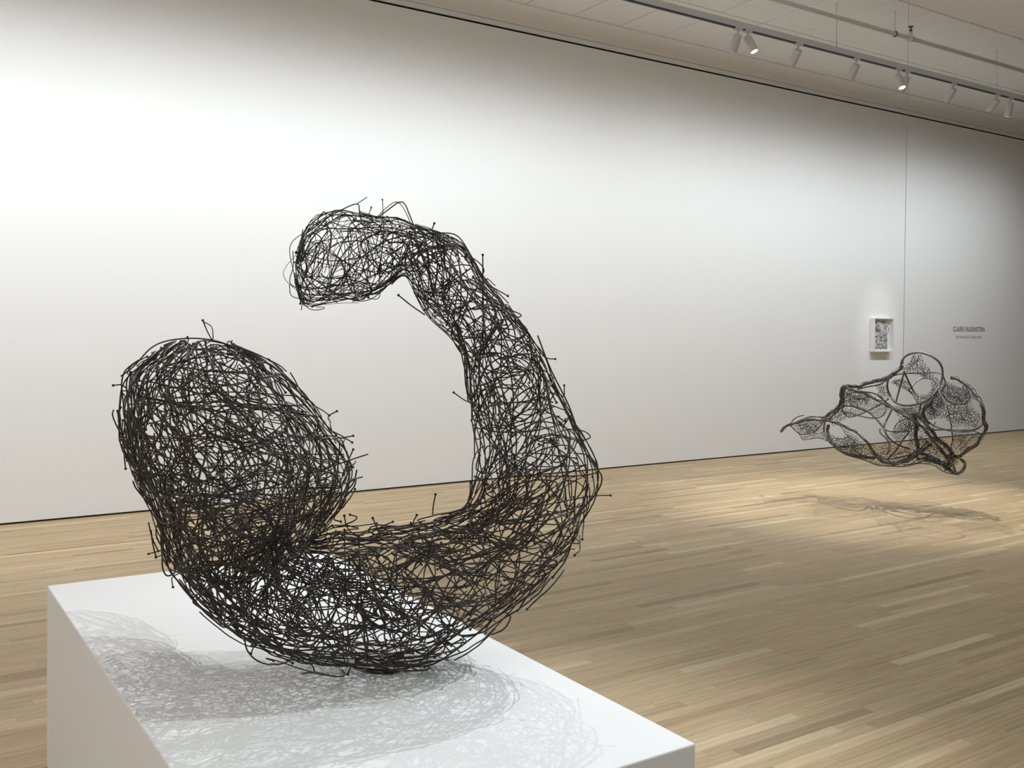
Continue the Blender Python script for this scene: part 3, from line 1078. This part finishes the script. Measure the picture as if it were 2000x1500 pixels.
def net_patch(lay, cell, poly):
    cell *= 1.18
    xs, ys = [p[0] for p in poly], [p[1] for p in poly]
    x0, x1, y0, y1 = min(xs) - 6, max(xs) + 6, min(ys) - 6, max(ys) + 6
    pts, tries = [], 0
    while tries < 60 * (x1 - x0) * (y1 - y0) / cell ** 2 and len(pts) < 900:
        tries += 1
        a, b = random.uniform(x0, x1), random.uniform(y0, y1)
        if all((a - c) ** 2 + (b - d) ** 2 > (cell * 0.72) ** 2 for c, d in pts):
            pts.append((a, b))
    vv, ee, ff, *_ = delaunay_2d_cdt([Vector(p) for p in pts], [], [], 0, 0.001)
    cen = [(sum(vv[k][0] for k in f) / 3, sum(vv[k][1] for k in f) / 3) for f in ff]
    owner = {}
    segs = []
    for i, f in enumerate(ff):
        for k in range(3):
            e = tuple(sorted((f[k], f[(k + 1) % 3])))
            if e in owner:
                segs.append((owner[e], i))
            else:
                owner[e] = i
    size = max(10.0, min(x1 - x0, y1 - y0) * 0.4)

    def at(p):
        b = min(1.0, edge_dist(p[0], p[1], poly) / size)
        return px(p[0], p[1], hdepth(p[0], p[1]) + lay * math.sin(b * math.pi / 2))
    for i, j in segs:
        p, q = cen[i], cen[j]
        ip, iq = inside(*p, poly), inside(*q, poly)
        if not (ip or iq):
            continue
        if ip != iq:   # pull the loose end to the rim
            for _ in range(6):
                m = ((p[0] + q[0]) / 2, (p[1] + q[1]) / 2)
                if inside(*m, poly):
                    if ip:
                        p0 = m
                        q2 = q
                    else:
                        p0 = m
                    break
                if ip:
                    q = m
                else:
                    p = m
        a, b = at(p), at(q)
        m = (a + b) / 2 + RNG.normal(0, 0.002, 3)
        pack(*tube(np.array([a, m, b]), random.uniform(0.0015, 0.0024), 4))
    # a few long wires that lie across the cells
    for _ in range(int(len(pts) * 0.10) + 2):
        ok = [c for c in cen if inside(*c, poly)]
        if len(ok) < 4:
            break
        p, q = random.choice(ok), random.choice(ok)
        m = ((p[0] + q[0]) / 2 + random.gauss(0, 2), (p[1] + q[1]) / 2 + random.gauss(0, 2))
        if not inside(*m, poly) or math.hypot(p[0] - q[0], p[1] - q[1]) > 40:
            continue
        P2 = smooth_path([(p[0], p[1], 0), (m[0], m[1], 0), (q[0], q[1], 0)], 4)
        if all(inside(a, b, poly) for a, b, _c in P2):
            pack(*tube(np.array([at((a, b)) for a, b, _c in P2]), 0.0021, 4))


for lay, cell, poly in NETS:
    net_patch(lay, cell, poly)
    o = link_np('wire_net', np.vstack(binder_V), list(binder_F), M_NET)
    o['kind'] = 'stuff'
    child(o, hang)
    binder_V, binder_F, bbase = [], [], 0

# the cable that carries it, up to the ceiling
ctop = px(1775, 0, hdepth(1764, 716))
cbot = px(1764, 716, hdepth(1764, 716)) + [0, 0, 0.024]
ctop = cbot + (ctop - cbot) * (Z_CEIL + 0.01 - cbot[2]) / (ctop[2] - cbot[2])
cable = empty('suspension_cable', ctop, 'thin steel cable from the ceiling down to the hanging net sculpture', 'cable')
V, Fc = tube(np.linspace(cbot, ctop, 12), 0.0020, 6)
child(link_np('wire_line', V, Fc, M_CABLE), cable)
V, Fc = tube(np.array([cbot - [0, 0, .001], cbot + [0, 0, .05]]), 0.006, 8)
child(link_np('crimp', V, Fc, M_CABLE), cable)

# ------------------------------------------------------------------ lighting track and spotlights
track = empty('lighting_track', px_y(1634, Y_TRACK, Z_TRACK), 'long white lighting track hung on thin rods below the ceiling', 'track')
TW, TH = 0.036, 0.072
v, f = box(-6.5, 20.5, Y_TRACK - TW / 2, Y_TRACK + TW / 2, Z_TRACK + 0.009, Z_TRACK + TH)
child(link('rail', v, f, M_TRACK), track)
v, f = box(-6.5, 20.5, Y_TRACK - TW / 2 + 0.001, Y_TRACK + TW / 2 - 0.001, Z_TRACK, Z_TRACK + 0.010)
child(link('slot', v, f, M_SLOT), track)
for sx in (1634, 1947):
    c = px_y(sx, Y_TRACK, 0)
    V, Fc = tube(np.array([[c[0], c[1], Z_TRACK + TH - 0.004], [c[0], c[1], Z_CEIL + 0.004]]), 0.004, 8)
    rod = child(link_np('hanger_rod', V, Fc, M_TRACK), track)
    V, Fc = tube(np.array([[c[0], c[1], Z_TRACK + TH - 0.004], [c[0], c[1], Z_TRACK + TH + 0.07]]), 0.008, 8)
    child(link_np('rod_grip', V, Fc, M_TRACK), track)

SPOTS = [   # column of the stem, aim (x, y, z), lit face visible, label
    (1441, (-0.18, 1.0, -2.4), 0, 'white cylinder spotlight aimed at the wall, left half of the overlapping pair'),
    (1460, (0.35, -0.85, -1.9), 1, 'white cylinder spotlight with a glowing rim, right half of the overlapping pair'),
    (1559, (0.1, 1.3, -1.7), 0, 'lone white spotlight next after the overlapping glowing pair on the track'),
    (1672, (0.1, 1.2, -1.9), 0, 'lone white spotlight just before the brightly lit lamp on the track'),
    (1754, (-0.1, -0.75, -1.9), 2, 'brightly glowing white spotlight facing out beside the hanging cable'),
    (1771, (0.1, 1.15, -1.8), 0, 'unlit looking white spotlight tucked behind the hanging cable'),
    (1862, (0.1, 1.35, -1.6), 0, 'lone white spotlight between the cable and the right-hand end pair'),
    (1947, (0.1, 1.5, -1.6), 0, 'more tilted white spotlight of the right-hand end pair'),
    (1973, (0.1, 0.55, -2.2), 1, 'steeper white spotlight with pale lens, last on the track at right'),
]
for sx, aim, lit, lab in SPOTS:
    c = px_y(sx, Y_TRACK, Z_TRACK)
    t = empty('track_spotlight', c, lab, 'spotlight', 'spotlights on the lighting track')
    v, f = box(c[0] - 0.045, c[0] + 0.055, Y_TRACK - 0.0195, Y_TRACK + 0.0195, Z_TRACK - 0.016, Z_TRACK + 0.0115)
    bevel_obj(child(link('adapter', v, f, M_FIXTURE), t), 0.004, 2)
    V, Fc = tube(np.array([[c[0], Y_TRACK, Z_TRACK - 0.015], [c[0], Y_TRACK, Z_TRACK - 0.066]]), 0.008, 10)
    child(link_np('stem', V, Fc, M_FIXTURE), t)
    a = np.array(aim, float)
    a /= np.linalg.norm(a)
    p0 = np.array([c[0], Y_TRACK, Z_TRACK - 0.068]) + a * -0.012
    L, R = 0.175, 0.042
    prof = [(0.0, 0.02), (0.0, R * 0.9), (0.006, R), (L - 0.004, R), (L, R * 0.97), (L, R * 0.86), (L - 0.02, R * 0.82), (L - 0.03, R * 0.8)]
    V, Fc = tube(np.array([p0 + a * q[0] + a * 1e-5 * i for i, q in enumerate(prof)]), [q[1] for q in prof], 24)
    # frames from gradient go wrong where the profile folds back: rebuild the rings directly
    e1 = np.cross(a, [0, 0, 1.0])
    e1 /= np.linalg.norm(e1)
    e2 = np.cross(a, e1)
    ang = np.arange(24) * 2 * math.pi / 24
    V = np.vstack([p0 + a * q[0] + (np.cos(ang)[:, None] * e1 + np.sin(ang)[:, None] * e2) * q[1] for q in prof])
    o = child(link_np('can', V, Fc, M_FIXTURE, smooth=False), t)
    for pl in o.data.polygons:
        pl.use_smooth = len(pl.vertices) == 4
    m = {0: M_LENS_DIM, 1: M_LENS_DIM, 2: M_LENS}[lit]
    pc = p0 + a * (L - (0.003 if lit else 0.018))
    V = np.vstack([pc + (np.cos(ang)[:, None] * e1 + np.sin(ang)[:, None] * e2) * R * 0.84,
                   pc - a * 0.004 + (np.cos(ang)[:, None] * e1 + np.sin(ang)[:, None] * e2) * R * 0.84])
    Fc = [tuple(range(24)), tuple(range(47, 23, -1))] + [(k, (k + 1) % 24, 24 + (k + 1) % 24, 24 + k) for k in range(24)]
    child(link_np('lens', V, Fc, M_LENS if (lit or sx in (1441,)) else M_LENS_DIM, smooth=False), t)

# ------------------------------------------------------------------ sprinkler pipe
YP, ZP, RP = 6.43, 4.90, 0.024
cp = px_y(1779, YP, ZP)
pipe = empty('sprinkler_pipe', cp, 'white painted sprinkler pipe running along below the ceiling panels', 'pipe')
V, Fc = tube(np.array([[-6.5, YP, ZP], [20.5, YP, ZP]]), RP, 14)
child(link_np('pipe_run', V, Fc, M_PIPE), pipe)
h = px_y(1748, YP, ZP)
V, Fc = tube(np.array([[h[0], YP, ZP + RP], [h[0], YP, Z_CEIL + 0.004]]), 0.005, 8)
child(link_np('hanger_rod', V, Fc, M_PIPE), pipe)
an = np.linspace(0, 2 * math.pi, 17)
V, Fc = tube(np.array([[h[0], YP + math.cos(q) * (RP + 0.004), ZP + math.sin(q) * (RP + 0.004)] for q in an]), 0.006, 6)
child(link_np('hanger_clamp', V, Fc, M_SPRK), pipe)
V, Fc = tube(np.array([[cp[0] - 0.045, YP, ZP], [cp[0] + 0.045, YP, ZP]]), RP * 1.3, 14)
tee = child(link_np('tee_fitting', V, Fc, M_PIPE), pipe)
V, Fc = tube(np.array([[cp[0], YP, ZP], [cp[0], YP, ZP + 0.075]]), RP * 0.8, 12)
child(link_np('riser', V, Fc, M_PIPE), pipe)
zs = ZP + 0.075
parts = []
V1, F1 = tube(np.array([[cp[0], YP, zs + q] for q in (0, 0.012, 0.016, 0.018)]), [0.013, 0.013, 0.022, 0.014], 12)
V2, F2 = tube(np.array([[cp[0] - 0.012, YP, zs + 0.016], [cp[0] - 0.017, YP, zs + 0.035], [cp[0] - 0.003, YP, zs + 0.055]]), 0.004, 6)
V3, F3 = tube(np.array([[cp[0] + 0.012, YP, zs + 0.016], [cp[0] + 0.017, YP, zs + 0.035], [cp[0] + 0.003, YP, zs + 0.055]]), 0.004, 6)
V4, F4 = tube(np.array([[cp[0], YP, zs + q] for q in (0.05, 0.056, 0.060, 0.064)]), [0.008, 0.03, 0.032, 0.01], 12)
V5, F5 = tube(np.array([[cp[0], YP, zs + 0.016], [cp[0], YP, zs + 0.054]]), 0.004, 6)
v, f = join([(V1, F1), (V2, F2), (V3, F3), (V4, F4), (V5, F5)])
o = child(link('sprinkler_head', v, f, M_SPRK), pipe)
o['label'] = 'dark upright sprinkler head'

# ------------------------------------------------------------------ framed relief on the wall
q0, q1 = px_y(1706, YW, 0), px_y(1747, YW, 0)
FD = 0.085
# front face corners sit FD in front of the wall
fl, fr = px_y(1708.5, YW - FD, 0)[0], px_y(1746, YW - FD, 0)[0]
dl = W[0] * fl + W[1] * (YW - FD)
zt = EYE + (HORIZON - 621) / F * dl
zb = EYE + (HORIZON - 687) / F * dl
fw = 0.011
frame = empty('framed_relief', ((fl + fr) / 2, YW, (zt + zb) / 2), 'small grey metal relief in a deep white box frame on the wall', 'artwork')
v, f = join([box(fl, fl + fw, YW - FD, YW - 0.002, zb, zt), box(fr - fw, fr, YW - FD, YW - 0.002, zb, zt),
             box(fl + fw, fr - fw, YW - FD, YW - 0.002, zt - fw, zt), box(fl + fw, fr - fw, YW - FD, YW - 0.002, zb, zb + fw)])
child(link('box_frame', v, f, M_FRAME), frame)
v, f = box(fl + fw, fr - fw, YW - 0.014, YW - 0.004, zb + fw, zt - fw)
child(link('back_panel', v, f, M_FRAME), frame)
# crumpled relief: cracked lumps of metal sheet on a thin ground
rx0, rx1, rz0, rz1 = fl + 0.055, fr - 0.075, zb + 0.045, zt - 0.045
NX, NZ = 34, 52
cells = [(random.random(), random.random(), random.uniform(0.2, 1.0)) for _ in range(26)]
V, Fc = [], []
for iz in range(NZ + 1):
    for ix in range(NX + 1):
        u, t = ix / NX, iz / NZ
        ds = sorted((math.hypot((u - a) * 0.7, t - b), h) for a, b, h in cells)[:2]
        crack = min(1.0, (ds[1][0] - ds[0][0]) / 0.03)
        edge = min(1.0, min(u, 1 - u) * 14, min(t, 1 - t) * 16)
        hgt = (0.006 + 0.030 * ds[0][1] * crack + random.uniform(0, 0.004)) * edge
        jx = (0.014 * math.sin(t * 23) + 0.01 * math.sin(t * 51)) * (abs(u - 0.5) * 2) ** 3
        V.append((rx0 + (rx1 - rx0) * u + jx + (0.02 if u > .5 else 0) * (t - .5) * (u - .5) * 2, YW - 0.016 - hgt, rz0 + (rz1 - rz0) * t + 0.010 * math.sin(u * 19) * (abs(t - .5) * 2) ** 4))
for iz in range(NZ):
    for ix in range(NX):
        a = iz * (NX + 1) + ix
        Fc.append((a, a + 1, a + NX + 2, a + NX + 1))
rel = child(link('relief_sheet', V, Fc, M_FOIL), frame)
# bent strips on the relief
for k in range(14):
    x, z = random.uniform(rx0 + .02, rx1 - .01), random.uniform(rz0 + .04, rz1 - .03)
    a = random.uniform(0, math.pi)
    ll = random.uniform(0.03, 0.07)
    P = smooth_path([(x - math.cos(a) * ll, YW - 0.035, z - math.sin(a) * ll), (x, YW - 0.058, z), (x + math.cos(a) * ll, YW - 0.033, z + math.sin(a) * ll)], 4)
    V, Fc = tube(P, [random.uniform(0.004, 0.009) for _ in P], 6)
    child(link_np('bent_strip', V, Fc, M_FOIL), frame)
# picture light: the lamp on the track above it
spot(((fl + fr) / 2 - 0.1, Y_TRACK + 0.08, Z_TRACK - 0.22), ((fl + fr) / 2, YW, (zt + zb) / 2), 70, 22, 0.8, radius=0.02)

# ------------------------------------------------------------------ lettering on the wall
lett = empty('wall_lettering', px_y(1892, YW, 1.7), 'two lines of dark vinyl lettering on the white wall right of the frame', 'lettering')


def line(name, body, xa, xb, ytop, ybot, mat, bold):
    a, b = px_y(xa, YW - 0.002, 0), px_y(xb, YW - 0.002, 0)
    d = W[0] * (a[0] + b[0]) / 2 + W[1] * (YW - 0.002)
    z1, z0 = EYE + (HORIZON - ytop) / F * d, EYE + (HORIZON - ybot) / F * d
    c = bpy.data.curves.new(name, 'FONT')
    c.body = body
    c.extrude = 0.0006
    c.offset = bold
    c.size = 1.0
    c.space_character = 1.10
    o = bpy.data.objects.new(name, c)
    COL.objects.link(o)
    bpy.context.view_layer.update()
    dg = bpy.context.evaluated_depsgraph_get()
    me = bpy.data.meshes.new_from_object(o.evaluated_get(dg))
    bpy.data.objects.remove(o)
    n = len(me.vertices)
    co = np.empty(n * 3)
    me.vertices.foreach_get('co', co)
    co = co.reshape(-1, 3)
    mn, mx = co.min(0), co.max(0)
    X = a[0] + (co[:, 0] - mn[0]) / (mx[0] - mn[0]) * (b[0] - a[0])
    Z = z0 + (co[:, 1] - mn[1]) / (mx[1] - mn[1]) * (z1 - z0)
    Y = YW - 0.0008 - (co[:, 2] - mn[2]) * 0.8
    me.vertices.foreach_set('co', np.stack([X, Y, Z], 1).ravel())
    me.materials.clear()
    me.materials.append(mat)
    me.update()
    q = bpy.data.objects.new(name, me)
    COL.objects.link(q)
    child(q, lett)
    return q


line('title_line', 'CLAIRE FALKENSTEIN', 1862.0, 1922.8, 638.3, 647.8, M_VINYL, 0.010)
line('subtitle_line', 'SAN FRANCISCO, PARIS, ROME', 1867.0, 1917.0, 655.8, 661.8, M_VINYL2, 0.0)
